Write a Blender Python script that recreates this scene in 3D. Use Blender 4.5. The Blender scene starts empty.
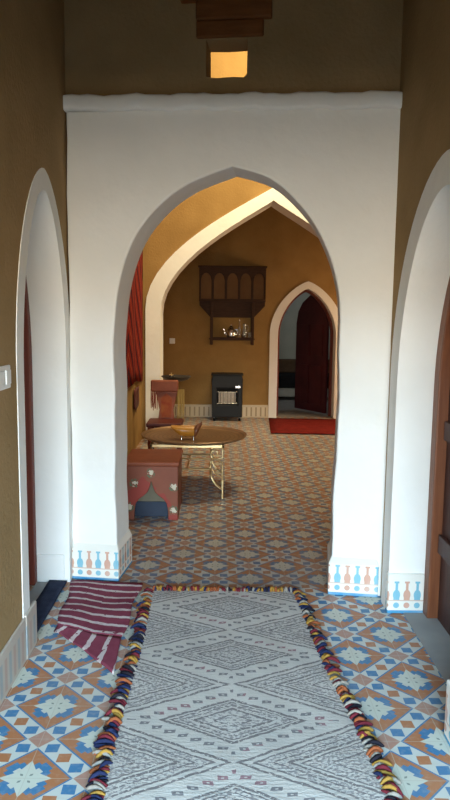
import bpy, bmesh, math, random
from mathutils import Vector, Matrix
random.seed(7)
PI = math.pi
scn = bpy.context.scene
col = scn.collection

# ---------------------------------------------------------------- node maths
class X:
    """wraps a float socket so patterns can be written as formulas"""
    def __init__(s, nt, v): s.nt, s.v = nt, v
    def _m(s, op, *a):
        n = s.nt.nodes.new('ShaderNodeMath'); n.operation = op
        for i, q in enumerate((s,) + a):
            q = q.v if isinstance(q, X) else q
            if isinstance(q, (int, float)): n.inputs[i].default_value = q
            else: s.nt.links.new(q, n.inputs[i])
        return X(s.nt, n.outputs[0])
    def __add__(s, o): return s._m('ADD', o)
    __radd__ = __add__
    def __sub__(s, o): return s._m('SUBTRACT', o)
    def __rsub__(s, o): return X(s.nt, o)._m('SUBTRACT', s) if isinstance(o, X) else (s * -1.0) + o
    def __mul__(s, o): return s._m('MULTIPLY', o)
    __rmul__ = __mul__
    def __truediv__(s, o): return s._m('DIVIDE', o)
    def abs(s): return s._m('ABSOLUTE')
    def round(s): return s._m('ROUND')
    def floor(s): return s._m('FLOOR')
    def mod(s, o): return s._m('FLOORED_MODULO', o)
    def max(s, o): return s._m('MAXIMUM', o)
    def min(s, o): return s._m('MINIMUM', o)
    def lt(s, o): return s._m('LESS_THAN', o)
    def gt(s, o): return s._m('GREATER_THAN', o)
    def sin(s): return s._m('SINE')
    def sqrt(s): return s._m('SQRT')
    def inv(s): return 1.0 - s

class Mat:
    def __init__(s, name, rough=.6, spec=.3, metal=0.0):
        s.m = bpy.data.materials.new(name); s.m.use_nodes = True
        s.nt = s.m.node_tree; s.b = s.nt.nodes['Principled BSDF']
        s.b.inputs['Roughness'].default_value = rough
        s.b.inputs['Specular IOR Level'].default_value = spec
        s.b.inputs['Metallic'].default_value = metal
    def coords(s, kind='Object', warp=0, wscale=20):
        tc = s.nt.nodes.new('ShaderNodeTexCoord'); out = tc.outputs[kind]
        s.raw = out
        if warp:
            n = s.nt.nodes.new('ShaderNodeTexNoise'); n.inputs['Scale'].default_value = wscale
            s.nt.links.new(out, n.inputs['Vector'])
            a = s.nt.nodes.new('ShaderNodeVectorMath'); a.operation = 'SUBTRACT'
            s.nt.links.new(n.outputs['Color'], a.inputs[0]); a.inputs[1].default_value = (.5, .5, .5)
            b = s.nt.nodes.new('ShaderNodeVectorMath'); b.operation = 'SCALE'
            s.nt.links.new(a.outputs[0], b.inputs[0]); b.inputs['Scale'].default_value = warp
            c = s.nt.nodes.new('ShaderNodeVectorMath'); c.operation = 'ADD'
            s.nt.links.new(out, c.inputs[0]); s.nt.links.new(b.outputs[0], c.inputs[1]); out = c.outputs[0]
        sp = s.nt.nodes.new('ShaderNodeSeparateXYZ'); s.nt.links.new(out, sp.inputs[0])
        return [X(s.nt, o) for o in sp.outputs]
    def noise(s, scale, detail=3, stretch=None, kind='Object'):
        n = s.nt.nodes.new('ShaderNodeTexNoise'); n.inputs['Scale'].default_value = scale; n.inputs['Detail'].default_value = detail
        tc = s.nt.nodes.new('ShaderNodeTexCoord'); src = tc.outputs[kind]
        if stretch:
            mp = s.nt.nodes.new('ShaderNodeMapping'); mp.inputs['Scale'].default_value = stretch
            s.nt.links.new(src, mp.inputs[0]); src = mp.outputs[0]
        s.nt.links.new(src, n.inputs['Vector'])
        return X(s.nt, n.outputs['Fac'])
    def mix(s, f, a, b):
        n = s.nt.nodes.new('ShaderNodeMix'); n.data_type = 'RGBA'
        if isinstance(f, X): s.nt.links.new(f.v, n.inputs[0])
        else: n.inputs[0].default_value = f
        for k, q in ((6, a), (7, b)):
            if isinstance(q, tuple): n.inputs[k].default_value = (*q[:3], 1)
            else: s.nt.links.new(q, n.inputs[k])
        return n.outputs[2]
    def color(s, c):
        if isinstance(c, tuple): s.b.inputs['Base Color'].default_value = (*c[:3], 1)
        else: s.nt.links.new(c, s.b.inputs['Base Color'])
        return s
    def bump(s, h, strength=.3, dist=.01):
        n = s.nt.nodes.new('ShaderNodeBump'); n.inputs['Strength'].default_value = strength; n.inputs['Distance'].default_value = dist
        s.nt.links.new(h.v, n.inputs['Height']); s.nt.links.new(n.outputs[0], s.b.inputs['Normal']); return s

def mottled(name, c1, c2, scale=6, rough=.85, spec=.15, bump=.25, bscale=60, stretch=None, bdist=.006, metal=0.0):
    m = Mat(name, rough, spec, metal)
    f = m.noise(scale, 4, stretch)
    m.color(m.mix(((f - .3) * 2.2)._m('MAXIMUM', 0)._m('MINIMUM', 1), c1, c2))
    if bump: m.bump(m.noise(bscale, 4, stretch), bump, bdist)
    return m.m

WHITE = mottled('white_plaster', (.80, .79, .755), (.86, .85, .82), 3, .8, .2, .35, 14, bdist=.012)
OCHRE_HALL = mottled('grey_ochre_mud_plaster', (.30, .20, .095), (.39, .26, .13), 3.5, .92, .08, .5, 45, bdist=.008)
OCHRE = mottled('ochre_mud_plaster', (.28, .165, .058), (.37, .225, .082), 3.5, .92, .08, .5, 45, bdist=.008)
WOOD_DARK = mottled('dark_red_wood', (.05, .019, .015), (.085, .032, .024), 4, .5, .35, .2, 30, (12, 12, 1))
WOOD_ORANGE = mottled('varnished_wood', (.16, .05, .02), (.24, .082, .032), 4, .42, .4, .2, 25, (14, 14, 1))
WOOD_RED = mottled('red_brown_wood', (.13, .024, .013), (.19, .04, .022), 4, .5, .35, .2, 25, (14, 14, 1))
WOOD_SHELF = mottled('shelf_wood', (.034, .015, .008), (.065, .03, .015), 5, .6, .2, .2, 30, (2, 12, 12))
LINTELWOOD = mottled('lintel_wood', (.16, .055, .016), (.22, .085, .025), 5, .7, .2, .3, 30, (1, 8, 8))
CEILWOOD = mottled('ceiling_wood', (.05, .03, .015), (.09, .055, .028), 3, .8, .1, .3, 20, (8, 1, 1))
CEMENT = mottled('grey_cement', (.30, .29, .28), (.38, .37, .35), 5, .8, .2, .2, 60)
NAVY = mottled('navy_fabric', (.018, .024, .05), (.035, .045, .08), 20, .9, .1, .4, 200)
BLACKM = mottled('black_enamel', (.007, .009, .012), (.011, .013, .017), 4, .55, .3, 0)
BLACKIN = mottled('heater_recess', (.006, .006, .006), (.012, .012, .012), 4, .7, .2, 0)
CERAMIC = None
BRASS = mottled('polished_brass', (.80, .62, .32), (.88, .72, .42), 6, .28, .5, 0, metal=1.0)
STEEL = mottled('bright_steel', (.75, .75, .75), (.85, .85, .85), 6, .25, .5, 0, metal=1.0)
PLASTIC = mottled('white_plastic', (.80, .80, .78), (.84, .84, .82), 3, .4, .4, 0)
REDMAT = mottled('red_woven_mat', (.13, .013, .011), (.19, .020, .016), 12, .95, .05, .5, 220)
GREENWALL = mottled('grey_green_plaster', (.42, .45, .40), (.48, .50, .45), 3, .85, .1, .2, 40)
LEATHER = mottled('red_leather', (.17, .035, .022), (.25, .06, .035), 9, .5, .3, .2, 80)
LEATHER_O = mottled('orange_brown_leather', (.22, .058, .028), (.29, .085, .04), 9, .55, .3, .2, 80)
LEATHER_D = mottled('dark_maroon_leather', (.075, .015, .013), (.12, .028, .02), 9, .5, .3, .2, 80)
DARKMETAL = mottled('dark_metal', (.03, .026, .022), (.05, .042, .036), 9, .4, .4, .1, 60, metal=.4)
SEATBLACK = mottled('black_cloth', (.012, .012, .014), (.02, .02, .023), 9, .9, .1, .2, 90)
SEATBROWN = mottled('brown_cloth', (.10, .065, .04), (.14, .09, .055), 9, .9, .1, .2, 90)
PALECLOTH = mottled('pale_cloth', (.42, .42, .38), (.5, .5, .46), 9, .9, .1, .2, 90)
YELLOWCER = mottled('mustard_glaze', (.42, .17, .02), (.50, .22, .035), 9, .35, .4, 0)
BROWNCER = mottled('brown_glaze', (.12, .04, .02), (.18, .065, .03), 9, .35, .4, 0)
GREYWOOD = mottled('grey_olive_wood', (.13, .115, .08), (.18, .16, .115), 9, .7, .2, .2, 40)
BLUEPAINT = mottled('dark_blue_paint', (.02, .03, .055), (.03, .045, .075), 9, .6, .3, 0)

def yarn(name, c): return mottled('yarn_' + name, tuple(q * .75 for q in c), c, 90, .95, .05, .5, 260)
YARNS = [yarn('navy', (.025, .033, .085)), yarn('mustard', (.42, .23, .05)), yarn('orange', (.34, .10, .04)),
         yarn('maroon', (.17, .025, .035)), yarn('cream', (.36, .31, .26)), yarn('black', (.025, .022, .03))]

def glassy():
    m = Mat('clear_glass', .05, .5); m.b.inputs['Transmission Weight'].default_value = .85
    m.color((.85, .85, .82)); m.b.inputs['IOR'].default_value = 1.45; return m.m
GLASS = glassy()

def tile_floor(name, ox, oy, warm_wash=0.0):
    m = Mat(name, .42, .22)
    x, y, z = m.coords('Object')
    dx, dy = x - ox, y - oy
    a, b = (dx + dy) * 2.5, (dx - dy) * 2.5
    A, B = (a - a.round()).abs(), (b - b.round()).abs()
    M, n = A.max(B), A.min(B)
    white, blue, orange, pink = (.56, .57, .52), (.050, .185, .35), (.42, .165, .07), (.42, .225, .165)
    c = m.mix(n.lt(.075) * M.lt(.31), orange, blue)                       # ground and mid-edge blue steps
    c = m.mix((n.lt(.13) * M.lt(.255)) , c, blue)
    c = m.mix((n.lt(.045) * M.lt(.20)), c, (.56, .57, .50))
    star = (M + (M - n) * .45).lt(.212)
    c = m.mix(star, c, (.58, .59, .50))
    dot = ((M - .078).abs() * .6 + n).lt(.018)
    c = m.mix(dot, c, (.22, .25, .22))
    c = m.mix((M).gt(.358), c, blue)                                            # outline
    band = M.gt(.380)
    c = m.mix(band, c, white)
    t1 = ((n - .25).abs() + (.5 - M) * .92).lt(.104)
    t0 = (n + (.5 - M) * .92).lt(.104)
    c = m.mix(band * t1, c, blue)
    c = m.mix(band * t0, c, orange)
    c = m.mix(n.gt(.380), c, pink)                                              # node squares
    gx, gy = ((dx * 5.0) - (dx * 5.0).round()).abs(), ((dy * 5.0) - (dy * 5.0).round()).abs()
    g = gx.min(gy).lt(.007)
    c = m.mix(g * .55, c, (.48, .44, .36))
    dirt = m.noise(2.3, 5); sp = m.noise(45, 3)
    c = m.mix(((dirt - .42) * 1.0)._m('MAXIMUM', 0)._m('MINIMUM', .22), c, (.36, .29, .22))
    if warm_wash: c = m.mix(warm_wash, c, (.20, .115, .062))  # dim warm light of the inner rooms, painted into the tile colour
    c = m.mix(((sp - .5) * .9)._m('MAXIMUM', 0), c, (.5, .45, .38))
    m.color(c)
    m.bump(g.inv() * .6 + m.noise(25, 2) * .3, .12, .004)
    return m.m
FLOOR_HALL = tile_floor('patterned_cement_tile', -.005, 2.168)
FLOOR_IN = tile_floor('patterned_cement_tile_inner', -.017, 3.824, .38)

def bottle_tile():
    """white glazed skirting tile printed with a row of small vases over dots; z = height above floor"""
    m = Mat('vase_skirting_tile', .25, .5)
    x, y, z = m.coords('Object')
    s = (x + y) / .052
    i = s.floor(); d = ((s - i) - .5).abs() * .052
    par = i.mod(2.0).lt(.5)
    salmon, blue = (.62, .36, .27), (.22, .47, .58)
    ink = m.mix(par, salmon, blue)
    body = (d * d / .00032 + (z - .098) * (z - .098) / .00075).lt(1.0) + d.lt(.0065) * z.gt(.10) * z.lt(.160) + d.lt(.012) * (z - .163).abs().lt(.005) + d.lt(.015) * (z - .075).abs().lt(.008)
    dot = (d * d + (z - .044) * (z - .044)).lt(.00022)
    c = m.mix((body + dot)._m('MINIMUM', 1), (.80, .77, .70), ink)
    c = m.mix(z.lt(.018), c, (.07, .30, .52))
    c = m.mix((z - .069).abs().lt(.0028), c, (.66, .48, .38))
    c = m.mix(((m.noise(7, 3) - .5) * 1.2)._m('MAXIMUM', 0), c, (.72, .69, .63))
    return m.color(c).m
BOTTLE = bottle_tile()

def dado_tile():
    m = Mat('striped_skirting_tile', .35, .4)
    x, y, z = m.coords('Object')
    s = (x + y) / .07; d = (s - s.floor())
    c = m.mix(d.lt(.32), (.62, .52, .36), (.34, .25, .15))
    c = m.mix(z.gt(.155) + z.lt(.02), c, (.58, .48, .33))
    return m.color(c).m
DADO = dado_tile()

def pale_skirt():
    m = Mat('faded_skirting_tile', .35, .35)
    x, y, z = m.coords('Object')
    s = (x + y) / .055; i = s.floor(); d = (s - i - .5).abs()
    ink = m.mix(i.mod(2.0).lt(.5), (.44, .25, .19), (.20, .33, .40))
    f = d.lt(.27) * ((z - .10).abs().lt(.052) + (z - .035).abs().lt(.013))
    c = m.mix(f * .55, (.52, .46, .39), ink)
    return m.color(c).m
PALESKIRT = pale_skirt()

def rug_mat():
    m = Mat('woven_grey_rug', .95, .05)
    x, y, z = m.coords('Object', warp=.014, wscale=30)
    xs, ys = (x - .06) / .92, (y - 2.272) / .475
    a, b = xs + ys, xs - ys
    ra, rb = a.round(), b.round()
    fa, fb = (a - ra), (b - rb)
    A, B = fa.abs(), fb.abs()
    d = A.max(B) * 2.0; t = A.min(B) * 2.0
    side = (ra + rb).mod(2.0).gt(.5)                       # flanking diamonds
    cen = side.inv()
    base = m.mix(m.noise(7, 3), (.50, .46, .415), (.61, .565, .515))
    fine = m.noise(85, 3, (1, 1.5, 1)); wide = m.noise(4, 3)
    ribs = ((y * 330.0).sin() * .5 + .5)
    c = m.mix(ribs * .05, base, (.33, .33, .32))
    ln = lambda p, w: (d - p).abs().lt(w)
    dark = (.17, .15, .15)
    speck = fine.gt(.52)
    spz = side * (d.lt(.50) + d.gt(.64) * d.lt(.82)) + cen * (d.lt(.50) - d.lt(.36) * d.gt(.30))
    c = m.mix((spz * speck)._m('MINIMUM', 1)._m('MAXIMUM', 0) * .72, c, (.20, .18, .19))
    lines = side * (ln(.965, .026) + ln(.85, .020) + ln(.72, .012) + ln(.60, .026) + ln(.52, .016) + ln(.30, .014)) + cen * (ln(.56, .028) + ln(.49, .014) + ln(.41, .010) + ln(.31, .022) + ln(.15, .012))
    c = m.mix(lines._m('MINIMUM', 1) * fine.gt(.40) * .9, c, dark)
    ts = t / .205; td = (ts - ts.round()).abs() * .205
    mo = (td / .070 + (d - .77).abs() / .085)
    motif = cen * mo.lt(1.0) * mo.gt(.28)
    c = m.mix(motif * .85, c, m.mix(wide.gt(.56), (.16, .15, .16), (.27, .13, .15)))
    small = ln(.43, .020) * ((t / .07 - (t / .07).round()).abs().lt(.28)) * side
    c = m.mix(small * .6, c, dark)
    m.color(c)
    m.bump(fine * 1.0 + ribs * .15, .5, .004)
    return m.m
RUG = rug_mat()

def kilim_mat():
    m = Mat('maroon_striped_kilim', .95, .05)
    u, v, w = m.coords('UV', warp=.03, wscale=9)
    c = m.mix(m.noise(30, 3), (.17, .035, .058), (.26, .065, .095))
    s = v * 8.0; d = (s - s.round()).abs()
    c = m.mix(d.lt(.13) * m.noise(28, 2).gt(.36), c, (.58, .48, .46))
    s2 = v * 4.0 + .5; d2 = (s2 - s2.round()).abs()
    mo = d2.lt(.07) * ((u * 5.0 - (u * 5.0).round()).abs().lt(.3)) * m.noise(60, 2).gt(.5)
    c = m.mix(mo * .8, c, (.50, .40, .40))
    m.color(c); m.bump(m.noise(180, 2), .5, .003)
    return m.m
KILIM = kilim_mat()

def hanging_mat():
    m = Mat('red_wall_carpet', .95, .05)
    x, y, z = m.coords('Object', warp=.05, wscale=8)
    c = m.mix(m.noise(14, 3), (.17, .014, .012), (.27, .028, .02))
    d = ((z * 3.0 + (y * 4.0).abs()) ); d = (d - d.round()).abs()
    c = m.mix(d.lt(.14), c, (.05, .014, .02))
    c = m.mix(d.gt(.46), c, (.34, .09, .04))
    m.color(c); m.bump(m.noise(160, 2), .5, .004)
    return m.m
HANGING = hanging_mat()

def chest_mat():
    m = Mat('painted_red_wood', .5, .3)
    x, y, z = m.coords('Object')
    c = m.mix(m.noise(9, 4), (.19, .055, .032), (.27, .085, .048))
    c = m.mix((m.noise(4, 2).gt(.58)) * .6, c, (.33, .03, .03))
    pts = [(-.49, .345), (-.61, .27), (-.325, .245), (-.645, .095), (-.325, .07)]
    k = m.noise(55, 2)
    for px, pz in pts:
        q = ((x - px) * (x - px) + (z - pz) * (z - pz)).sqrt() + (k - .5) * .055
        c = m.mix(q.lt(.020) * k.gt(.33), c, (.58, .54, .42))
        c = m.mix((q - .033).abs().lt(.006) * k.gt(.52), c, (.10, .14, .08))
    return m.color(c).m
CHEST = chest_mat()

def tray_mat():
    m = Mat('engraved_tray_metal', .42, .5, .55)
    x, y, z = m.coords('Object')
    r = (x * x + y * y).sqrt()
    ring = ((r * 26.0) - (r * 26.0).round()).abs().lt(.16)
    c = m.mix(m.noise(8, 3), (.24, .14, .075), (.33, .20, .10))
    c = m.mix(ring * .5, c, (.13, .08, .045))
    return m.color(c).m
TRAY = tray_mat()

def plaque_mat():
    m = Mat('heater_ceramic_plaques', .8, .1)
    x, y, z = m.coords('Object')
    s = x / .05; g = (s - s.floor()).lt(.14)
    q = z / .018; h = (q - q.floor()).lt(.3)
    c = m.mix(g * .9, (.40, .36, .31), (.07, .06, .055)); c = m.mix(h * .35, c, (.15, .14, .12))
    return m.color(c).m
CERAMIC = plaque_mat()

# ---------------------------------------------------------------- mesh helpers
def new(): return bmesh.new()
def link(name, bm, mat, parent=None, bevel=0, seg=2, smooth=False, angle=40):
    me = bpy.data.meshes.new(name)
    bmesh.ops.recalc_face_normals(bm, faces=bm.faces)
    bm.to_mesh(me); bm.free()
    o = bpy.data.objects.new(name, me); col.objects.link(o)
    for mt in (mat if isinstance(mat, (list, tuple)) else [mat]): me.materials.append(mt)
    if smooth:
        for p in me.polygons: p.use_smooth = True
        me.set_sharp_from_angle(angle=math.radians(angle))
    if bevel:
        b = o.modifiers.new('bevel', 'BEVEL'); b.width = bevel; b.segments = seg; b.limit_method = 'ANGLE'; b.angle_limit = math.radians(40)
    if parent is not None:
        o.parent = parent
    return o
def box(bm, x0, x1, y0, y1, z0, z1, mat=0, f=None):
    vs = [bm.verts.new(f(x, y, z) if f else (x, y, z)) for x, y, z in
          [(x0, y0, z0), (x1, y0, z0), (x1, y1, z0), (x0, y1, z0), (x0, y0, z1), (x1, y0, z1), (x1, y1, z1), (x0, y1, z1)]]
    for q in [(0, 3, 2, 1), (4, 5, 6, 7), (0, 1, 5, 4), (1, 2, 6, 5), (2, 3, 7, 6), (3, 0, 4, 7)]:
        fc = bm.faces.new([vs[i] for i in q]); fc.material_index = mat
def tube(bm, pts, r, n=8, mat=0, close=False):
    pts = [Vector(p) for p in pts]; rs = r if isinstance(r, (list, tuple)) else [r] * len(pts)
    rings = []; up = Vector((.123, .231, .96)).normalized()
    for i, p in enumerate(pts):
        if close: t = pts[(i + 1) % len(pts)] - pts[i - 1]
        else: t = pts[min(i + 1, len(pts) - 1)] - pts[max(i - 1, 0)]
        t.normalize()
        a = t.cross(up)
        if a.length < .2: a = t.cross(Vector((1, .1, 0)))
        a.normalize(); b = t.cross(a)
        rings.append([bm.verts.new(p + (a * math.cos(2 * PI * k / n) + b * math.sin(2 * PI * k / n)) * rs[i]) for k in range(n)])
    L = len(rings)
    for i in range(L if close else L - 1):
        A, B = rings[i], rings[(i + 1) % L]
        for k in range(n):
            bm.faces.new([A[k], A[(k + 1) % n], B[(k + 1) % n], B[k]]).material_index = mat
    if not close:
        bm.faces.new(rings[0][::-1]).material_index = mat; bm.faces.new(rings[-1]).material_index = mat
def lathe(bm, prof, c=(0, 0, 0), n=24, mat=0):
    rings = []
    for r, z in prof:
        if r < 1e-5: rings.append([bm.verts.new((c[0], c[1], c[2] + z))])
        else: rings.append([bm.verts.new((c[0] + r * math.cos(2 * PI * k / n), c[1] + r * math.sin(2 * PI * k / n), c[2] + z)) for k in range(n)])
    for A, B in zip(rings, rings[1:]):
        for k in range(n):
            q = [A[k % len(A)], A[(k + 1) % len(A)], B[(k + 1) % len(B)], B[k % len(B)]]
            u = []
            for v in q:
                if v not in u: u.append(v)
            if len(u) > 2:
                bm.faces.new(u).material_index = mat
def slab(bm, outer, holes, place, t0, t1):
    """polygon (with holes) in 2-D, extruded between t0 and t1; place(s, z, t) -> world"""
    loops = [outer] + holes
    caps = []
    for t in (t0, t1):
        allv = []; edges = []
        for lp in loops:
            vs = [bm.verts.new(place(s, z, t)) for s, z in lp]
            for i in range(len(vs)): edges.append(bm.edges.new((vs[i], vs[(i + 1) % len(vs)])))
            allv.append(vs)
        bmesh.ops.triangle_fill(bm, use_beauty=True, use_dissolve=False, edges=edges)
        caps.append(allv)
    for va, vb in zip(*caps):
        for i in range(len(va)):
            j = (i + 1) % len(va); bm.faces.new([va[i], va[j], vb[j], vb[i]])
def catmull(P, n=6):
    out = []
    for i in range(len(P) - 1):
        p0, p1, p2, p3 = P[max(i - 1, 0)], P[i], P[i + 1], P[min(i + 2, len(P) - 1)]
        for k in range(n):
            t = k / n
            out.append(tuple(.5 * (2 * b + (c - a) * t + (2 * a - 5 * b + 4 * c - d) * t * t + (3 * b - a - 3 * c + d) * t ** 3)
                             for a, b, c, d in zip(p0, p1, p2, p3)))
    out.append(tuple(P[-1])); return out
def arch(c, hw, zs, za, e, n=16, z0=0.0):
    """pointed arch outline from left foot over the apex to right foot"""
    L = [(c - hw, z0)] + [(c - hw, z0 + (zs - z0) * k / 3) for k in (1, 2)]
    q = [math.sin(k / n * PI / 2) for k in range(n + 1)]
    L += [(c - hw * (1 - v * v) ** e if v < 1 else c, zs + (za - zs) * v) for v in q]
    R = [(2 * c - s, z) for s, z in L[:-1]][::-1]
    return L + R
def ring_band(bm, inner, outer, place, t0, t1):
    """lining between two open outlines with equal counts, feet open on the floor"""
    def strip(A, B):
        for i in range(len(A) - 1): bm.faces.new([A[i], A[i + 1], B[i + 1], B[i]])
    mk = lambda L, t: [bm.verts.new(place(s, z, t)) for s, z in L]
    i0, o0, i1, o1 = mk(inner, t0), mk(outer, t0), mk(inner, t1), mk(outer, t1)
    strip(i0, o0); strip(i1, o1); strip(i0, i1); strip(o0, o1)
    bm.faces.new([i0[0], o0[0], o1[0], i1[0]]); bm.faces.new([i0[-1], o0[-1], o1[-1], i1[-1]])
def struct(o): o['kind'] = 'structure'; return o
def tag(o, label, cat, group=None):
    o['label'] = label; o['category'] = cat
    if group: o['group'] = group
    return o
def empty(name, loc, label, cat, rz=0, group=None):
    o = bpy.data.objects.new(name, None); col.objects.link(o); o.location = loc; o.rotation_euler.z = rz
    o.empty_display_size = .1
    return tag(o, label, cat, group)

# ---------------------------------------------------------------- the setting
XL, XR = -.82, .885
K = .132
def FY(s): return 3.62 - K * (s + .8)            # front face of the white arch wall, slightly askew
def place_front(s, z, t): return (s + t * K, FY(s) + t, z)

bm = new(); box(bm, -1.6, 1.7, -1.1, 3.50, -.12, 0); struct(link('floor', bm, FLOOR_HALL))
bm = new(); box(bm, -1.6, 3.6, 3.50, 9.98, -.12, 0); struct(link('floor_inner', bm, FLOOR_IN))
bm = new(); box(bm, .2, 3.2, 9.98, 13.2, -.12, -.002); struct(link('floor_rear', bm, CEMENT))

# left hall wall with doorway arch
pl = lambda s, z, t: (XL - t, s, z)
la_in, la_mid, la_out = arch(3.17, .385, 1.22, 2.035, .60), arch(3.173, .43, 1.24, 2.08, .60), arch(3.178, .485, 1.26, 2.13, .60)
bm = new(); slab(bm, [(-.9, 0), (la_mid[0][0], 0)] + la_mid[1:-1] + [(la_mid[-1][0], 0), (3.80, 0), (3.80, 3.5), (-.9, 3.5)], [], pl, 0, .30)
struct(link('wall_left', bm, OCHRE_HALL))
bm = new(); ring_band(bm, la_in, la_out, pl, -.004, 0); ring_band(bm, la_in, la_mid, pl, 0, .30)
struct(link('trim_1', bm, WHITE, smooth=True))
# right hall wall with doorway arch
pr = lambda s, z, t: (XR - .02 + t, s, z)
ra_in, ra_mid, ra_out = arch(2.63, .575, 1.12, 1.97, .55), arch(2.63, .635, 1.14, 2.03, .55), arch(2.63, .705, 1.16, 2.10, .55)
bm = new(); slab(bm, [(-.9, 0), (ra_mid[0][0], 0)] + ra_mid[1:-1] + [(ra_mid[-1][0], 0), (3.62, 0), (3.62, 3.5), (-.9, 3.5)], [], pr, 0, .30)
struct(link('wall_right', bm, OCHRE_HALL))
bm = new(); ring_band(bm, ra_in, ra_out, pr, -.012, 0); ring_band(bm, ra_in, ra_mid, pr, 0, .30)
struct(link('trim_2', bm, WHITE, smooth=True))

# white arch wall across the hall
left = [(-.562, 0), (-.566, .5), (-.571, .95), (-.566, 1.39), (-.533, 1.655), (-.452, 1.873), (-.32, 2.035), (-.164, 2.143), (.049, 2.222)]
right = [(.049, 2.222), (.241, 2.160), (.394, 2.028), (.50, 1.878), (.577, 1.682), (.609, 1.456), (.613, .94), (.606, .4), (.604, 0)]
main = catmull(left, 5) + catmull(right, 5)[1:]
def wob(z, k, a=.004): return a * math.sin(z * 7.1 + k) + a * .6 * math.sin(z * 17 + 2 * k)
main = [(s + (wob(z, 1) if 0 < z < 1.4 else 0), z) for s, z in main]
eL = [(XL + .005 + wob(z, 3, .003), z) for z in [2.51 - k * .14 for k in range(18)]] + [(XL + .005, 0)]
eR = [(XR + wob(z, 5, .005), z) for z in [k * .14 for k in range(18)]] + [(XR, 2.51)]
bm = new(); slab(bm, eL + main + eR, [], place_front, 0, .26)
struct(link('wall_front', bm, WHITE, bevel=.012, seg=3))
# rounded cornice on top of it
bm = new()
N = 40; rows = []
for i in range(N + 1):
    s = XL + .002 + (XR + .002 - XL) * i / N
    zt = 2.588 + .004 * math.sin(i * .9) + .003 * math.sin(i * 2.3) - .03 * i / N; zb = zt - .078 + .002 * math.sin(i * 1.7)
    f = -.028 + .003 * math.sin(i * 1.3)
    prof = [(.2, zb), (0, zb), (f + .006, zb + .004), (f, zb + .014), (f, zt - .016), (f + .006, zt - .004), (f + .02, zt), (.2, zt)]
    rows.append([bm.verts.new(place_front(s, z, t)) for t, z in prof])
for A, B in zip(rows, rows[1:]):
    for k in range(len(A)): bm.faces.new([A[k], A[(k + 1) % len(A)], B[(k + 1) % len(A)], B[k]])
bm.faces.new(rows[0]); bm.faces.new(rows[-1][::-1])
struct(link('trim_3', bm, WHITE, smooth=True, angle=50))
# brown upper wall with a small square window opening
hole = [(x - .020, z) for x, z in [(-.070, 2.668), (-.02, 2.660), (.06, 2.664), (.118, 2.660), (.134, 2.676), (.136, 2.845), (.03, 2.842), (-.072, 2.846)]]
bm = new(); slab(bm, [(XL - .01, 2.54), (XR + .02, 2.51), (XR + .02, 3.5), (XL - .01, 3.5)], [hole], place_front, .03, .19)
struct(link('wall_upper', bm, OCHRE_HALL))
# middle room upper wall above the hall roof (same wall continued, seen from inside)
bm = new(); box(bm, -1.2, 3.6, 3.83, 3.98, 3.48, 5.4); struct(link('wall_upper_inner', bm, OCHRE))
# side returns of the hall wall towards the middle room
bm = new(); box(bm, 1.17, 3.6, 3.55, 3.75, 0, 3.5); struct(link('wall_inner_front', bm, OCHRE))
# stepped wooden lintel over the little window
bm = new()
for x0, x1, z0, z1, t in ((-.14, .195, 2.850, 2.93, .02), (-.14, .235, 2.93, 3.02, .035), (-.22, .27, 3.02, 3.14, .05)):
    box(bm, x0, x1, .03 - t, .06, z0, z1, f=lambda x, y, z: place_front(x, z, y))
struct(link('trim_4', bm, LINTELWOOD, bevel=.008))
# ceilings, and the hall's entrance wall behind the camera
bm = new(); box(bm, -1.3, 1.4, -1.1, 3.83, 3.5, 3.6); struct(link('ceiling', bm, CEILWOOD))
bm = new()
pe = lambda s, z, t: (s, -.9 + t, z)
en = [(-.78, 0), (-.78, 1.95), (.84, 1.95), (.84, 0)]
slab(bm, [(-1.3, 0)] + en + [(1.4, 0), (1.4, 3.5), (-1.3, 3.5)], [], pe, -.2, 0); struct(link('wall_entrance', bm, OCHRE_HALL))
bm = new()
ph = lambda s, z, t: (s, z, t)
slab(bm, [(-1.2, 3.83), (3.6, 3.83), (3.6, 8.4), (-1.2, 8.4)], [[(0.0, 5.6), (2.0, 5.6), (2.0, 7.1), (0.0, 7.1)]], ph, 5.4, 5.5)
struct(link('ceiling_inner', bm, CEILWOOD))
bm = new(); box(bm, -1.2, 3.6, 8.4, 10.1, 3.35, 3.45); struct(link('ceiling_rear', bm, CEILWOOD))

# inner walls
bm = new(); box(bm, -1.2, -.935, 3.86, 10.1, 0, 5.4); struct(link('wall_inner_left', bm, OCHRE))
bm = new(); box(bm, 3.4, 3.6, 3.75, 10.1, 0, 5.4); struct(link('wall_inner_right', bm, OCHRE))
pa = lambda s, z, t: (s, 8.0 + t, z)
sa_in, sa_mid, sa_out = arch(.60, 1.315, 1.50, 2.825, 1.10), arch(.60, 1.39, 1.53, 2.90, 1.10), arch(.60, 1.49, 1.56, 2.975, 1.08)
bm = new(); slab(bm, [(-.935, 0)] + sa_mid + [(3.4, 0), (3.4, 5.4), (-.935, 5.4)], [], pa, 0, .4); struct(link('wall_inner_arch', bm, OCHRE))
bm = new(); ring_band(bm, sa_in, sa_out, pa, -.02, 0); ring_band(bm, sa_in, sa_mid, pa, 0, .4); struct(link('trim_5', bm, WHITE, smooth=True))
pb = lambda s, z, t: (s, 9.85 + t, z)
ba_in, ba_mid, ba_out = arch(1.268, .425, 1.22, 1.90, .75), arch(1.268, .48, 1.23, 1.95, .75), arch(1.268, .545, 1.24, 2.005, .75)
bm = new(); slab(bm, [(-.935, 0)] + ba_mid + [(3.4, 0), (3.4, 3.4), (-.935, 3.4)], [], pb, 0, .3); struct(link('wall_back', bm, OCHRE))
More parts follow.
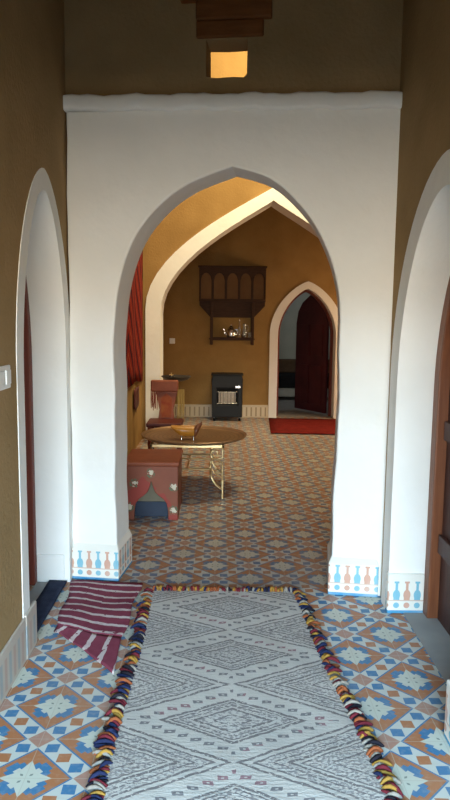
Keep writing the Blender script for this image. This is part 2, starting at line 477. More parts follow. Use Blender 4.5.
bm = new(); ring_band(bm, ba_in, ba_out, pb, -.015, 0); ring_band(bm, ba_in, ba_mid, pb, 0, .3); struct(link('trim_6', bm, WHITE, smooth=True))
# room beyond the back door
bm = new(); box(bm, .2, 3.2, 13.0, 13.2, 0, 3); struct(link('wall_rear', bm, GREENWALL))
bm = new(); box(bm, .2, .4, 10.15, 13.0, 0, 3); struct(link('wall_rear_left', bm, GREENWALL))
bm = new(); box(bm, 3.0, 3.2, 10.15, 13.0, 0, 3); struct(link('wall_rear_right', bm, GREENWALL))
bm = new(); box(bm, .2, 3.2, 10.1, 13.2, 3, 3.1); struct(link('ceiling_back_room', bm, GREENWALL))

# skirtings
def skirting(name, x0, x1, y0, y1, h, mat):
    bm = new(); box(bm, x0, x1, y0, y1, 0, h); return struct(link(name, bm, mat, bevel=.006))
skirting('baseboard_left', XL - .0, XL + .011, -.85, 2.945 - .18, .195, PALESKIRT)
bm = new(); box(bm, XL - .004, XL + .014, 2.70, 2.86, 0, .20); struct(link('baseboard_left_end', bm, PALESKIRT, bevel=.006))
skirting('baseboard_right', XR - .082, XR - .02, -.85, 2.2, .215, BOTTLE)
skirting('baseboard_back', -.935, .72, 9.832, 9.85, .19, DADO)
skirting('baseboard_back_right', 1.82, 3.4, 9.832, 9.85, .19, DADO)

def plinth(name, s0, s1, t0, t1, h=.205, ch=.03):
    """tiled pier foot: oblique block whose own x axis follows the askew wall"""
    ang = math.atan(-K); ox, oy = s0, FY(s0)
    c, sn = math.cos(ang), math.sin(ang); L = (s1 - s0) / c; d0, d1 = t0 * c, t1 * c
    bm = new()
    lo = [(0, d0), (L, d0), (L, d1), (0, d1)]
    hi = [(ch * .6, d0 + ch), (L - ch * .6, d0 + ch), (L - ch * .6, d1), (ch * .6, d1)]
    a = [bm.verts.new((x, y, 0)) for x, y in lo]; b = [bm.verts.new((x, y, h - ch)) for x, y in lo]; e = [bm.verts.new((x, y, h + .008)) for x, y in hi]
    for A, B in ((a, b), (b, e)):
        for i in range(4): bm.faces.new([A[i], A[(i + 1) % 4], B[(i + 1) % 4], B[i]])
    bm.faces.new(a[::-1]); bm.faces.new(e)
    o = link(name, bm, BOTTLE, bevel=.006); o.location = (ox, oy, 0); o.rotation_euler.z = ang
    return struct(o)
plinth('baseboard_pier_left', XL + .008, -.547, -.022, .275)
plinth('baseboard_pier_right', .590, .850, -.022, .275)
# tiled foot of the right door jamb
bm = new(); box(bm, .848, 1.03, 3.19, 3.235, 0, .205); struct(link('baseboard_jamb_right', bm, BOTTLE, bevel=.006))
bm = new(); box(bm, -1.0, -.845, 3.545, 3.575, 0, .16); struct(link('baseboard_jamb_left', bm, WHITE, bevel=.01))
# cement thresholds in the doorways
bm = new(); box(bm, XL - .175, XL - .11, 2.80, 3.54, 0, .006); struct(link('trim_7', bm, CEMENT))
bm = new(); box(bm, .93, 1.17, 2.04, 3.19, 0, .006); struct(link('trim_8', bm, CEMENT))

# doors --------------------------------------------------------------------
def door(name, c, hw, zs, za, e, place, t0, t1, fr, fmat, lmat, w=.06):
    o = bpy.data.objects.new(name, None); col.objects.link(o); o['kind'] = 'structure'
    bm = new(); ring_band(bm, arch(c, hw - w, zs, za - w, e), arch(c, hw, zs, za, e), place, t0, t1)
    link('door_frame', bm, fmat, o, bevel=.006)
    bm = new(); a = arch(c, hw - w - .002, zs, za - w - .002, e); slab(bm, a, [], place, t0 + .05, t0 + .09)
    for k in range(3):                                   # plank battens
        z = .35 + k * .55
        box(bm, c - hw + w + .03, c + hw - w - .03, t0 + .025, t0 + .05, z, z + .09, f=lambda x, y, zz: place(x, zz, y))
    lf = link('door_leaf', bm, lmat, o, bevel=.004)
    bm = new(); p = Vector(place(c - hw + w + .10, 1.0, t0 + .03))
    lathe(bm, [(0, 0), (.022, 0), (.022, .006), (.01, .012), (.01, .02), (.018, .026), (.02, .036), (0, .044)], n=12)
    h = link('door_knob', bm, BRASS, lf, smooth=True)
    d = (Vector(place(0, 0, 0)) - Vector(place(0, 0, 1))).normalized()
    h.rotation_euler = d.to_track_quat('Z', 'Y').to_euler(); h.location = Vector(place(c - hw + w + .10, 1.0, t0 + .05))
    return o
door('door_1', 3.17, .383, 1.22, 2.03, .60, pl, .175, .27, None, WOOD_RED, WOOD_DARK, .05)
door('door_2', 2.63, .573, 1.12, 1.965, .55, pr, .165, .29, None, WOOD_ORANGE, WOOD_DARK, .075)
# back door: leaf swung open into the far room
o = bpy.data.objects.new('door_3', None); col.objects.link(o); o['kind'] = 'structure'
bm = new(); ring_band(bm, arch(1.268, .385, 1.22, 1.86, .75), arch(1.268, .423, 1.22, 1.898, .75), pb, .20, .28); link('door_frame', bm, WOOD_RED, o)
bm = new(); hx, hy, ang = 1.645, 10.17, math.radians(122)
def leafp(s, z, t): return (hx + s * math.cos(ang) - t * math.sin(ang), hy + s * math.sin(ang) + t * math.cos(ang), z)
slab(bm, [(0, .03), (.74, .03), (.74, 1.40), (.70, 1.58), (.60, 1.72), (.37, 1.86), (.14, 1.72), (.04, 1.58), (0, 1.40)], [], leafp, 0, .045)
for z0, z1 in ((.15, .75), (.9, 1.38)):
    for s0, s1 in ((.08, .34), (.40, .66)):
        box(bm, s0, s1, .045, .06, z0, z1, f=lambda x, y, z: leafp(x, z, y))
link('door_leaf', bm, mottled('wine_red_paint', (.055, .010, .014), (.085, .016, .02), 4, .5, .3, .1, 30), o, bevel=.004)

# ---------------------------------------------------------------- floor coverings
rug = empty('rug', (.05, 2.0, 0), 'long woven grey rug with dark diamond pattern and colourful tassel edges on the tiled floor', 'rug')
def rx(y): return -.350 + .006 * math.sin(y * 5), .405 + (3.46 - y) * .080 + .006 * math.sin(y * 6 + 1)
bm = new(); ny, nx = 90, 26; g = []
for j in range(ny + 1):
    y = .5 + (3.435 - .5) * j / ny
    a, b = rx(y)
    g.append([bm.verts.new((a + (b - a) * i / nx, y + .004 * math.sin(i * .8), .010 + .0015 * math.sin(i * 1.1 + j * .7) + .002 * math.sin(j * .31))) for i in range(nx + 1)])
lo = [[bm.verts.new((v.co.x, v.co.y, .001)) for v in r] for r in g]
for j in range(ny):
    for i in range(nx):
        bm.faces.new([g[j][i], g[j][i + 1], g[j + 1][i + 1], g[j + 1][i]])
edge = [(j, 0) for j in range(ny + 1)] + [(ny, i) for i in range(1, nx + 1)] + [(j, nx) for j in range(ny - 1, -1, -1)] + [(0, i) for i in range(nx - 1, 0, -1)]
for (j, i), (j2, i2) in zip(edge, edge[1:] + edge[:1]):
    bm.faces.new([g[j][i], lo[j][i], lo[j2][i2], g[j2][i2]])
ob = link('woven_field', bm, RUG, rug, smooth=True); ob.matrix_parent_inverse = Matrix.Translation((-.05, -2.0, 0))

def tassel_bm(bm, p, d, L, rnd, n=3, spread=.013):
    """a few soft yarn loops lying out over the rug's edge; d = outward direction"""
    side = Vector((-d.y, d.x, 0))
    for k in range(n):
        off = (k - (n - 1) / 2) * spread + rnd.uniform(-.003, .003)
        l = L * rnd.uniform(.6, 1.1); bend = rnd.uniform(-.028, .028); h = rnd.uniform(.014, .030)
        pts = []
        for t in (0, .2, .45, .7, .9, 1.0):
            pts.append(p + d * (l * t - .012) + side * (off + bend * t * t) + Vector((0, 0, .0095 + (h - .010) * math.sin(PI * min(1, t * 1.05)) if t < .95 else .0085)))
        tube(bm, pts, [.0045, .0065, .0075, .0075, .0065, .003], 6, rnd.randrange(6))
rnd = random.Random(3)
spots = []
for k in range(42):
    y = 3.41 - k * .0405
    a, b = rx(y); spots.append((Vector((a, y, 0)), Vector((-1, rnd.uniform(-.6, .5), 0)).normalized(), .066))
    spots.append((Vector((b, y, 0)), Vector((1, rnd.uniform(-.6, .5), 0)).normalized(), .062))
for k in range(16):
    spots.append((Vector((-.325 + k * .0475, 3.435, 0)), Vector((rnd.uniform(-.3, .3), 1, 0)).normalized(), .042))
for p, d, L in spots:
    bm = new(); tassel_bm(bm, Vector((0, 0, 0)), d, L, rnd, 3 if L > .05 else 4, .0135 if L > .05 else .012)
    t = link('tassel', bm, YARNS, rug, smooth=True, angle=80); t.location = p - Vector((.05, 2.0, 0))
bm = new()
for k in range(28):
    y = 3.41 - (42 + k) * .0405; a, b = rx(y)
    tassel_bm(bm, Vector((a, y, 0)), Vector((-1, 0, 0)), .066, rnd); tassel_bm(bm, Vector((b, y, 0)), Vector((1, 0, 0)), .062, rnd)
t = link('tassel_border', bm, YARNS, rug, smooth=True, angle=80); t['kind'] = 'stuff'; t.location = (-.05, -2.0, 0)

# small maroon kilim with a folded-down corner
def sheet(name, fn, uvfn, nu, nv, mat, parent=None, th=.006):
    me = bpy.data.meshes.new(name)
    vs = [fn(i / nu, j / nv) for j in range(nv + 1) for i in range(nu + 1)]
    fs = [(j * (nu + 1) + i, j * (nu + 1) + i + 1, (j + 1) * (nu + 1) + i + 1, (j + 1) * (nu + 1) + i) for j in range(nv) for i in range(nu)]
    me.from_pydata(vs, [], fs); uv = me.uv_layers.new(name='UVMap')
    for lp in me.loops:
        k = lp.vertex_index; i, j = k % (nu + 1), k // (nu + 1)
        uv.data[lp.index].uv = uvfn(i / nu, j / nv)
    me.materials.append(mat); o = bpy.data.objects.new(name, me); col.objects.link(o)
    for p in me.polygons: p.use_smooth = True
    s = o.modifiers.new('thick', 'SOLIDIFY'); s.thickness = th; s.offset = 0
    if parent: o.parent = parent
    return o
kil = empty('kilim', (-.6, 3.2, 0), 'small maroon kilim with white stripes and one folded corner at the left pier', 'rug')
def bil(a, b, c, d, u, v): return [(p * (1 - u) + q * u) * (1 - v) + (r * (1 - u) + s * u) * v for p, q, r, s in zip(a, b, c, d)]
def kf(u, v):
    x, y = bil((-.795, 3.535), (-.415, 3.50), (-.752, 2.985), (-.430, 2.875), u, v)
    z = .016 + .012 * math.sin(PI * v) * (.6 + .4 * math.sin(u * 5 + 1)) + .004 * math.sin(9 * v + 3 * u)
    x += .008 * math.sin(v * 9 + 1) * (1 if u > .5 else -1); y += .006 * math.sin(u * 8)
    if v > .85: z += .006 * (v - .85) / .15
    return (x + .6, y - 3.2, z)
k1 = sheet('woven_field', kf, lambda u, v: (u, v * .98 + .06), 16, 26, KILIM, kil)
def ff(u, v):
    A = Vector(kf(u, 1.0)); 
    tip = Vector(bil((-.758, 2.955), (-.432, 2.585), (-.758, 2.955), (-.432, 2.585), u, 0)).to_2d() if False else Vector((-.758 + (.336) * u, 2.955 - .37 * u ** 1.15))
    B = Vector((tip.x + .6, tip.y - 3.2, .006))
    p = A.lerp(B, v); p.z = A.z + (B.z - A.z) * (v ** .7) + .007 * math.sin(u * 16) * v * (1 - .4 * v)
    return (p.x, p.y, max(p.z, .006))
sheet('folded_corner', ff, lambda u, v: (v * .3, u * .52 + .06 + .04 * v), 18, 10, KILIM, kil)

# dark strip mat in the left doorway
bm = new(); g = []
for j in range(15):
    y = 2.885 + (3.535 - 2.885) * j / 14
    g.append([bm.verts.new((x, y, .010 + .0015 * math.sin(j + i))) for i, x in enumerate((-.925, -.90, -.875, -.85, -.828))])
for A, B in zip(g, g[1:]):
    for i in range(4): bm.faces.new([A[i], A[i + 1], B[i + 1], B[i]])
dm = link('doormat', bm, NAVY, smooth=True); s = dm.modifiers.new('thick', 'SOLIDIFY'); s.thickness = .009; s.offset = -1
tag(dm, 'narrow dark navy strip mat on the floor of the left doorway', 'doormat')

# red mat before the back door
bm = new(); g = []
for j in range(9):
    g.append([bm.verts.new((.0 + 1.25 * i / 10, 1.27 * j / 8, .010 + .0015 * math.sin(i * 1.7 + j))) for i in range(11)])
for A, B in zip(g, g[1:]):
    for i in range(10): bm.faces.new([A[i], A[i + 1], B[i + 1], B[i]])
rm = link('floor_mat', bm, REDMAT, smooth=True); s = rm.modifiers.new('thick', 'SOLIDIFY'); s.thickness = .009; s.offset = -1
rm.location = (.655, 8.43, 0); rm.rotation_euler.z = math.radians(-3)
tag(rm, 'plain red mat on the tiled floor before the far arched door', 'rug')

# ---------------------------------------------------------------- switch and socket
sw = empty('light_switch', (XL, 2.505, 1.225), 'white double light switch on the brown left wall beside the doorway', 'light switch')
bm = new(); box(bm, 0, .010, -.085, .085, -.045, .045); link('switch_plate', bm, PLASTIC, sw, bevel=.006)
for y in (-.042, .042):
    bm = new(); box(bm, .010, .017, y - .028, y + .028, -.028, .028); link('rocker', bm, PLASTIC, sw, bevel=.004)
so = empty('wall_switch', (-.705, 9.85, 1.121), 'small pale square switch on the far brown wall near the white arch', 'light switch')
bm = new(); box(bm, -.04, .04, -.012, 0, -.04, .04); link('switch_plate', bm, PLASTIC, so, bevel=.004)
bm = new(); box(bm, -.02, .02, -.018, -.012, -.025, .025); link('rocker', bm, PLASTIC, so, bevel=.003)

# ---------------------------------------------------------------- red wall carpet
hg = empty('wall_carpet', (-.935, 6.7, 1.6), 'long red patterned carpet hanging on the inner left wall', 'wall hanging')
def hf(u, v):
    y = -2.0 + 3.28 * u; z = -.86 + .03 * math.sin(u * 11) + (1.75 + .86) * v
    return (.018 + .010 * math.sin(u * 30) * (1 - v * .6), y, z)
sheet('woven_field', hf, lambda u, v: (u, v), 60, 20, HANGING, hg, .010)
def hf2(u, v): return (.020 + .006 * math.sin(u * 9), .42 + .36 * u, -.91 - .26 * v * (1 - .5 * abs(u - .4)))
sheet('hanging_flap', hf2, lambda u, v: (u, v), 10, 6, LEATHER_D, hg, .010)

# ---------------------------------------------------------------- red chest stool
ch = empty('chest_stool', (0, 0, 0), 'red painted wooden chest with ogee cut-out and white flowers by the left pier', 'chest')
ogee = [(-.655, .0), (-.655, .05)] if False else []
def mir(P, c): return P + [(2 * c - x, z) for x, z in P[::-1]]
cut = mir([(-.610, 0), (-.610, .06), (-.600, .12), (-.575, .155), (-.54, .18), (-.515, .205), (-.500, .245), (-.4875, .285)], -.4875)
fr = lambda s, z, t: (s, 4.72 + t, z)
bm = new(); slab(bm, [(-.68, 0)] + cut[:] + [(-.295, 0), (-.295, .395), (-.68, .395)], [], fr, 0, .03)
box(bm, -.68, -.655, 4.75, 5.20, 0, .395); box(bm, -.32, -.295, 4.75, 5.20, 0, .395); box(bm, -.655, -.32, 5.175, 5.20, 0, .395); box(bm, -.655, -.32, 4.75, 5.175, .37, .395)
link('chest_body', bm, CHEST, ch, bevel=.004)
bm = new(); box(bm, -.69, -.285, 4.71, 5.21, .395, .428); link('padded_top', bm, LEATHER_O, ch, bevel=.012, seg=3)
bm = new(); box(bm, -.655, -.32, 4.80, 4.815, .115, .37); link('inner_panel', bm, GREYWOOD, ch)
bm = new(); box(bm, -.650, -.325, 4.79, 5.15, .002, .115); link('drawer_box', bm, BLUEPAINT, ch, bevel=.005)
for x in (-.66, -.315):
    for y in (4.74, 5.18): pass

# ---------------------------------------------------------------- brass tray table
tb = empty('tray_table', (-.26, 5.62, 0), 'low table with round metal tray top and scrolled brass legs behind the chest', 'table')
bm = new()
lathe(bm, [(0, .452), (.36, .452), (.405, .455), (.43, .466), (.447, .478), (.452, .474), (.44, .460), (.41, .447), (.36, .444), (0, .444)], n=48)
t = link('tray_top', bm, TRAY, tb, smooth=True); t.location = (.045, .03, 0)
H, q = .428, .29
bm = new()
c4 = [(-q, -q), (q, -q), (q, q), (-q, q)]
for (ax, ay), (bx, by) in zip(c4, c4[1:] + c4[:1]):
    x0, x1, y0, y1 = min(ax, bx) - .011, max(ax, bx) + .011, min(ay, by) - .011, max(ay, by) + .011
    box(bm, x0, x1, y0, y1, H - .012, H + .014)
link('top_frame', bm, BRASS, tb, bevel=.003)
def scroll(cx, cy):
    sx = 1 if cx > 0 else -1
    bm = new(); P = lambda d, z: (cx - sx * d, cy, z)
    tube(bm, [P(0, H), P(0, .37), P(0, .335)], .009)
    tube(bm, catmull([P(0, .335), P(.045, .325), P(.085, .335), P(.098, .37), P(.075, .395), P(.045, .385), P(.048, .362)], 5), .008)
    tube(bm, catmull([P(.085, .335), P(.098, .29), P(.100, .235), P(.088, .17), P(.055, .115), P(.018, .085), P(0, .08)], 5), .010)
    tube(bm, catmull([P(.085, .24), P(.06, .205), P(.03, .185), P(.004, .17), P(.0, .145), P(.014, .135)], 4), .0065)
    tube(bm, [P(0, .15), P(0, .08), P(0, 0)], .010)
    return bm
for cx, cy in c4: link('leg', scroll(cx, cy), BRASS, tb, smooth=True)
for cy in (-q, q):
    bm = new(); tube(bm, [(-q + .10, cy, .240), (q - .10, cy, .240)], .009); tube(bm, [(-q + .09, cy, .325), (q - .09, cy, .325)], .006); link('stretcher', bm, BRASS, tb, smooth=True)
bm = new(); tube(bm, [(0, -q, .240), (0, q, .240)], .007); link('stretcher', bm, BRASS, tb, smooth=True)

# ornament on the tray
orn = empty('ornament', (-.27, 5.52, .4525), 'small mustard ornament with a raised brown end, standing on the round tray', 'ornament')
bm = new(); sec = []
for i in range(13):
    u = i / 12; xx = -.130 + .190 * u
    w = .050 * math.sin(PI * (.16 + .70 * u)) ** .5; z0 = .022 + .070 * max(0, 1 - u / .45) ** 1.3; z1 = .118 - .010 * u
    sec.append([bm.verts.new((xx, w * math.cos(a) * (1.0 if math.sin(a) > 0 else .75), (z0 + z1) / 2 + (z1 - z0) / 2 * math.sin(a))) for a in [2 * PI * k / 12 for k in range(12)]])
for A, B in zip(sec, sec[1:]):
    for k in range(12): bm.faces.new([A[k], A[(k + 1) % 12], B[(k + 1) % 12], B[k]])
bm.faces.new(sec[0]); bm.faces.new(sec[-1][::-1]); link('body', bm, YELLOWCER, orn, smooth=True, angle=60)
bm = new(); sec = []
for i in range(11):
    u = i / 10; xx = .062 + .062 * u; r = .052 - .030 * u ** 2 + .006 * math.sin(u * 6); zc = .062 + .075 * u ** 1.3
    sec.append([bm.verts.new((xx, r * .9 * math.cos(a), zc + r * math.sin(a) * (.85))) for a in [2 * PI * k / 12 for k in range(12)]])
for A, B in zip(sec, sec[1:]):
    for k in range(12): bm.faces.new([A[k], A[(k + 1) % 12], B[(k + 1) % 12], B[k]])
bm.faces.new(sec[0]); bm.faces.new(sec[-1][::-1]); link('raised_end', bm, BROWNCER, orn, smooth=True, angle=60)
for x in (-.045, .055):
    for y in (-.025, .025):
        bm = new(); lathe(bm, [(0, 0), (.009, 0), (.007, .012), (.010, .034), (0, .034)], (x, y, 0), 10); link('foot', bm, STEEL, orn, smooth=True)

# ---------------------------------------------------------------- low chair with fringed back
cr = empty('chair', (-.57, 6.95, 0), 'red leather chair with fringed backrest cloth, behind the tray table', 'chair')
bm = new(); box(bm, -.185, .185, -.17, .19, .335, .385); link('seat', bm, LEATHER_D, cr, bevel=.018, seg=3)
for x in (-.15, .15):
    for y in (-.14, .16):
        bm = new(); lathe(bm, [(0, 0), (.016, 0), (.020, .06), (.014, .10), (.022, .16), (.016, .24), (.022, .336), (0, .336)], (x, y, 0), 12); link('leg', bm, WOOD_RED, cr, smooth=True)
bm = new()
slab(bm, [(-.085, .38), (.085, .38), (.075, .48), (.095, .58), (.125, .70), (.12, .775), (-.12, .775), (-.125, .70), (-.095, .58), (-.075, .48)], [], lambda s, z, t: (s, .145 + t + (z - .38) * .10, z), 0, .025)
bk = link('backrest', bm, LEATHER_O, cr, bevel=.006)
bm = new(); slab(bm, [(-.05, .40), (.05, .40), (.06, .60), (.0, .66), (-.06, .60)], [], lambda s, z, t: (s, .145 + t + (z - .38) * .10, z), -.006, .0)
link('back_patch', bm, mottled('orange_red_patch', (.26, .04, .022), (.36, .12, .035), 14, .7, .2, .2, 60), bk)
bm = new(); box(bm, -.168, .125, .150, .222, .672, .795); cl = link('head_cloth', bm, LEATHER_O, cr, bevel=.014, seg=3)
rf = random.Random(5)
for side_x, m_, zt, zb in ((-.165, LEATHER, .68, .49), (.120, mottled('tan_fringe', (.36, .24, .07), (.45, .31, .11), 20, .8, .1, .2, 90), .68, .37)):
    bm = new()
    for k in range(7):
        x = side_x + k * .0105 + (0 if side_x < 0 else .002); L = zb + rf.uniform(-.02, .02)
        tube(bm, [(x, .160, zt + .02), (x + rf.uniform(-.004, .004), .152, (zt + L) / 2), (x + rf.uniform(-.006, .006), .150, L)], [.004, .005, .0035], 6)
    link('fringe', bm, m_, cr, smooth=True)

# ---------------------------------------------------------------- dark dish stand behind the chair
st = empty('dish_stand', (-.50, 7.62, 0), 'small round dark dish on a thin stand behind the fringed chair', 'stand')
bm = new(); lathe(bm, [(0, .755), (.08, .757), (.135, .772), (.168, .80), (.172, .797), (.14, .763), (.085, .745), (0, .742)], n=32); link('dish', bm, DARKMETAL, st, smooth=True)
bm = new(); tube(bm, [(-.05, 0, .02), (-.05, 0, .4), (-.02, 0, .75)], .011); link('pole', bm, DARKMETAL, st, smooth=True)
bm = new(); lathe(bm, [(0, 0), (.11, 0), (.11, .008), (.03, .022), (0, .022)], (-.05, 0, 0), 24); link('base', bm, DARKMETAL, st, smooth=True)
pot = empty('small_pot', (-.555, 7.62, .757), 'tiny dark lidded pot standing on the dark dish', 'pot')
bm = new(); lathe(bm, [(0, 0), (.025, 0), (.036, .02), (.034, .042), (.024, .052), (0, .052)], n=18); link('body', bm, DARKMETAL, pot, smooth=True)
bm = new(); lathe(bm, [(.027, .052), (.020, .060), (.005, .064), (.005, .070), (.009, .076), (0, .082)], n=14); link('lid', bm, BRASS, pot, smooth=True)

# ---------------------------------------------------------------- gas heater
ht = empty('gas_heater', (.105, 9.45, 0), 'black portable gas heater with pale ceramic grill against the far wall', 'heater')
fh = lambda s, z, t: (s, t, z)
bm = new()
slab(bm, [(-.215, .055), (.215, .055), (.222, .60), (.205, .655), (-.205, .655), (-.222, .60)], [[(-.15, .235), (.15, .235), (.15, .475), (-.15, .475)]], fh, 0, .07)
box(bm, -.215, .215, .07, .34, .055, .64)
link('casing', bm, BLACKM, ht, bevel=.012, seg=3)
bm = new(); box(bm, -.149, .149, .060, .069, .236, .474); link('recess_back', bm, BLACKIN, ht)
bm = new(); box(bm, -.115, .115, .034, .058, .262, .412); link('ceramic_grill', bm, CERAMIC, ht, bevel=.004)
bm = new()
for z in (.255, .42): tube(bm, [(-.148, .010, z), (.148, .010, z)], .004)
for k in range(7): tube(bm, [(-.12 + k * .04, .010, .255), (-.12 + k * .04, .010, .42)], .0025)
link('wire_guard', bm, STEEL, ht, smooth=True)
bm = new(); box(bm, .115, .185, -.014, -.001, .475, .512); link('control_plate', bm, STEEL, ht, bevel=.004)
bm = new(); box(bm, -.228, .228, -.006, .345, .655, .672); link('top_lid', bm, BLACKM, ht, bevel=.006)
for x in (-.18, .18):
    for y in (.04, .30):
        bm = new(); lathe(bm, [(0, -.016), (.020, -.016), (.026, -.010), (.026, .010), (.020, .016), (0, .016)], n=14)
        for v in bm.verts: v.co = (v.co.z, v.co.y, v.co.x)
        w = link('castor', bm, BLACKIN, ht, smooth=True); w.location = (x, y, .0262)
        bm = new(); box(bm, -.012, .012, -.012, .012, .018, .03); f = link('castor_fork', bm, STEEL, w)

# ---------------------------------------------------------------- wall shelf
sh = empty('wall_shelf', (.165, 9.85, 1.1), 'dark carved wooden wall shelf with arched niches on the far brown wall', 'shelf')
sf = lambda s, z, t: (s, t, z)
def niche(c, hw, z0, zs, za): return [(c - hw, z0), (c + hw, z0), (c + hw, zs), (c + hw * .8, zs + (za - zs) * .6), (c + hw * .4, zs + (za - zs) * .92), (c, za), (c - hw * .4, zs + (za - zs) * .92), (c - hw * .8, zs + (za - zs) * .6), (c - hw, zs)]
bm = new(); slab(bm, [(-.475, .595), (.475, .595), (.475, 1.08), (-.475, 1.08)], [niche(-.376 + k * .188, .077, .635, .89, 1.0) for k in range(5)], sf, -.20, -.175)
link('arcade_front', bm, WOOD_SHELF, sh, bevel=.004)
bm = new(); box(bm, -.475, .475, -.175, -.012, .595, .62); box(bm, -.49, .49, -.21, -.002, 1.08, 1.10); box(bm, -.475, -.455, -.175, -.012, .62, 1.08); box(bm, .455, .475, -.175, -.012, .62, 1.08)
for k in range(4): box(bm, -.29 + k * .188, -.274 + k * .188, -.175, -.012, .62, 1.08)
link('upper_case', bm, WOOD_SHELF, sh, bevel=.003)
bm = new(); box(bm, -.475, .475, -.012, -.001, .595, 1.08); link('back_board', bm, mottled('warm_back_board', (.28, .13, .05), (.36, .175, .07), 5, .7, .2, .2, 30), sh)
bm = new(); slab(bm, [(-.30, .372), (.30, .372), (.47, .56), (.47, .595), (-.47, .595), (-.47, .56)], [], sf, -.17, -.155); link('apron', bm, WOOD_SHELF, sh, bevel=.004)
for s in (-1, 1):
    bm = new(); slab(bm, [(s * .30, .36), (s * .47, .54), (s * .47, .594), (s * .30, .594)], [], sf, -.154, -.002); link('bracket', bm, WOOD_SHELF, sh, bevel=.003)
    bm = new(); box(bm, s * .295 - .02, s * .295 + .02, -.215, -.175, -.02, .594); link('post', bm, WOOD_SHELF, sh, bevel=.005)
    bm = new(); box(bm, s * .295 - .02, s * .295 + .02, -.04, -.002, -.02, .372); link('post', bm, WOOD_SHELF, sh, bevel=.005)
bm = new(); box(bm, -.33, .33, -.175, -.042, .055, .075); box(bm, -.275, .275, -.205, -.182, .045, .09); link('lower_shelf', bm, WOOD_SHELF, sh, bevel=.003)
zz = 1.1755; yy = 9.85 - .11
tp = empty('teapot', (.155, yy, zz), 'metal teapot with domed lid on the left of the wall shelf bottom board', 'teapot')
bm = new(); lathe(bm, [(0, 0), (.055, 0), (.068, .03), (.070, .08), (.055, .125), (.038, .145), (0, .147)], n=20); link('body', bm, STEEL, tp, smooth=True)
bm = new(); lathe(bm, [(.040, .147), (.030, .172), (.008, .184), (.008, .194), (.013, .204), (0, .214)], n=16); link('lid', bm, STEEL, tp, smooth=True)
bm = new(); tube(bm, catmull([(-.06, 0, .05), (-.09, 0, .075), (-.100, 0, .12), (-.115, 0, .135)], 4), .009); link('spout', bm, STEEL, tp, smooth=True)
bm = new(); tube(bm, catmull([(.055, 0, .125), (.085, 0, .12), (.09, 0, .075), (.066, 0, .045)], 4), .006); link('handle', bm, STEEL, tp, smooth=True)
bo = empty('bottle', (.275, yy, zz), 'tall slim clear glass bottle beside the teapot on the shelf', 'bottle')
bm = new(); lathe(bm, [(0, 0), (.026, 0), (.028, .02), (.026, .13), (.012, .17), (.011, .24), (.015, .245), (0, .25)], n=18); link('body', bm, GLASS, bo, smooth=True)
bm = new(); lathe(bm, [(0, .25), (.012, .25), (.015, .27), (0, .285)], n=14); link('stopper', bm, STEEL, bo, smooth=True)
gl = tag(None or link('glass_tumbler', (lambda b: (lathe(b, [(0, 0), (.026, 0), (.034, .085), (.031, .085), (.024, .008), (0, .008)], n=18), b)[1])(new()), GLASS, smooth=True), 'short clear glass tumbler at the right end of the shelf', 'glass')
gl.location = (.425, yy - .02, zz)
jg = empty('glass_jug', (.345, yy + .005, zz), 'tall clear glass jug between bottle and tumbler on the shelf', 'jug')
bm = new(); lathe(bm, [(0, 0), (.030, 0), (.036, .04), (.030, .11), (.020, .16), (.026, .21), (.024, .21), (.018, .16), (.028, .11), (.033, .04), (0, .008)], n=20); link('body', bm, GLASS, jg, smooth=True)
bm = new(); tube(bm, catmull([(.022, 0, .19), (.05, 0, .18), (.055, 0, .12), (.030, 0, .08)], 4), .005); link('handle', bm, GLASS, jg, smooth=True)

# ---------------------------------------------------------------- bench in the room beyond
bn = empty('bench', (1.45, 12.45, 0), 'dark cushioned bench with brown backrest in the room past the open door', 'bench')
bm = new(); box(bm, -.7, .7, -.40, .40, .06, .22); link('base', bm, PALECLOTH, bn, bevel=.02)
bm = new(); box(bm, -.72, .72, -.42, .40, .22, .45); link('cushion', bm, SEATBLACK, bn, bevel=.04, seg=3)
bm = new(); box(bm, -.72, .72, .22, .42, .45, .70); link('backrest', bm, SEATBROWN, bn, bevel=.03, seg=3)
for x in (-.62, .62):
    for y in (-.34, .34):
        bm = new(); box(bm, x - .03, x + .03, y - .03, y + .03, 0, .06); link('foot', bm, WOOD_SHELF, bn)

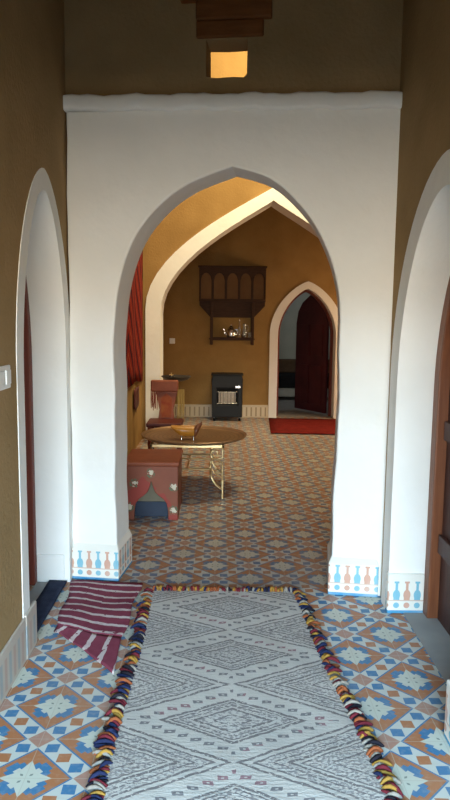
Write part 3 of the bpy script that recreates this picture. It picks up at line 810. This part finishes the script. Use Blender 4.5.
# ---------------------------------------------------------------- light
def area(name, loc, target, sx, sy, power, color, spread=180):
    l = bpy.data.lights.new(name, 'AREA'); l.shape = 'RECTANGLE'; l.size = sx; l.size_y = sy; l.energy = power; l.color = color; l.spread = math.radians(spread)
    o = bpy.data.objects.new(name, l); col.objects.link(o); o.location = loc
    o.rotation_euler = (Vector(target) - Vector(loc)).to_track_quat('-Z', 'Y').to_euler(); return o
# courtyard outside the entrance: sunlit mud facade below, blue sky above it
area('sunlit_courtyard', (.03, -7.0, 1.8), (.03, 3.5, 1.8), 9.0, 1.8, 1750, (1.0, .87, .67))
area('courtyard_sky', (.03, -7.0, 4.1), (.03, 3.5, 4.1), 9.0, 3.4, 5900, (.38, .71, 1.0))
area('daylight_skylight', (1.0, 6.2, 5.38), (.3, 7.8, 3.0), 1.7, 1.2, 140, (1.0, .82, .48), 120)
area('warm_fill_middle', (3.35, 5.6, 1.7), (.3, 5.6, .4), 1.2, 1.2, 9, (1.0, .64, .32))  # added unseen fill lamp to warm the middle room floor; no window built
area('warm_fill_rear', (3.35, 9.0, 1.2), (0, 9.6, .9), .8, .9, 52, (1.0, .68, .38))  # added warm fill out of view, brightens the back wall; wall has no opening
area('daylight_rear_room', (2.4, 11.6, 2.9), (1.3, 12.4, .3), 1.0, 1.0, 10, (.95, .98, 1.0))
w = bpy.data.worlds.new('sky'); scn.world = w; w.use_nodes = True
w.node_tree.nodes['Background'].inputs[0].default_value = (.75, .87, 1, 1); w.node_tree.nodes['Background'].inputs[1].default_value = .8

# ---------------------------------------------------------------- camera
F, p, y, r, h = 669.2, .12106, .00793, -.011836, 1.456
f = Vector((math.sin(y) * math.cos(p), math.cos(y) * math.cos(p), -math.sin(p)))
rt = f.cross(Vector((0, 0, 1))).normalized(); dn = f.cross(rt)
r2 = math.cos(r) * rt + math.sin(r) * dn; d2 = math.cos(r) * dn - math.sin(r) * rt
cam = bpy.data.cameras.new('camera'); co = bpy.data.objects.new('camera', cam); col.objects.link(co)
M = Matrix((r2, -d2, -f)).transposed().to_4x4(); M.translation = (0, 0, h); co.matrix_world = M
cam.sensor_fit = 'VERTICAL'; cam.sensor_height = 36; cam.lens = F / 800 * 36; cam.clip_start = .02
scn.camera = co
scn.view_settings.view_transform = 'Standard'; scn.view_settings.look = 'None'; scn.view_settings.exposure = 0; scn.view_settings.gamma = 1
scn.view_settings.use_curve_mapping = False
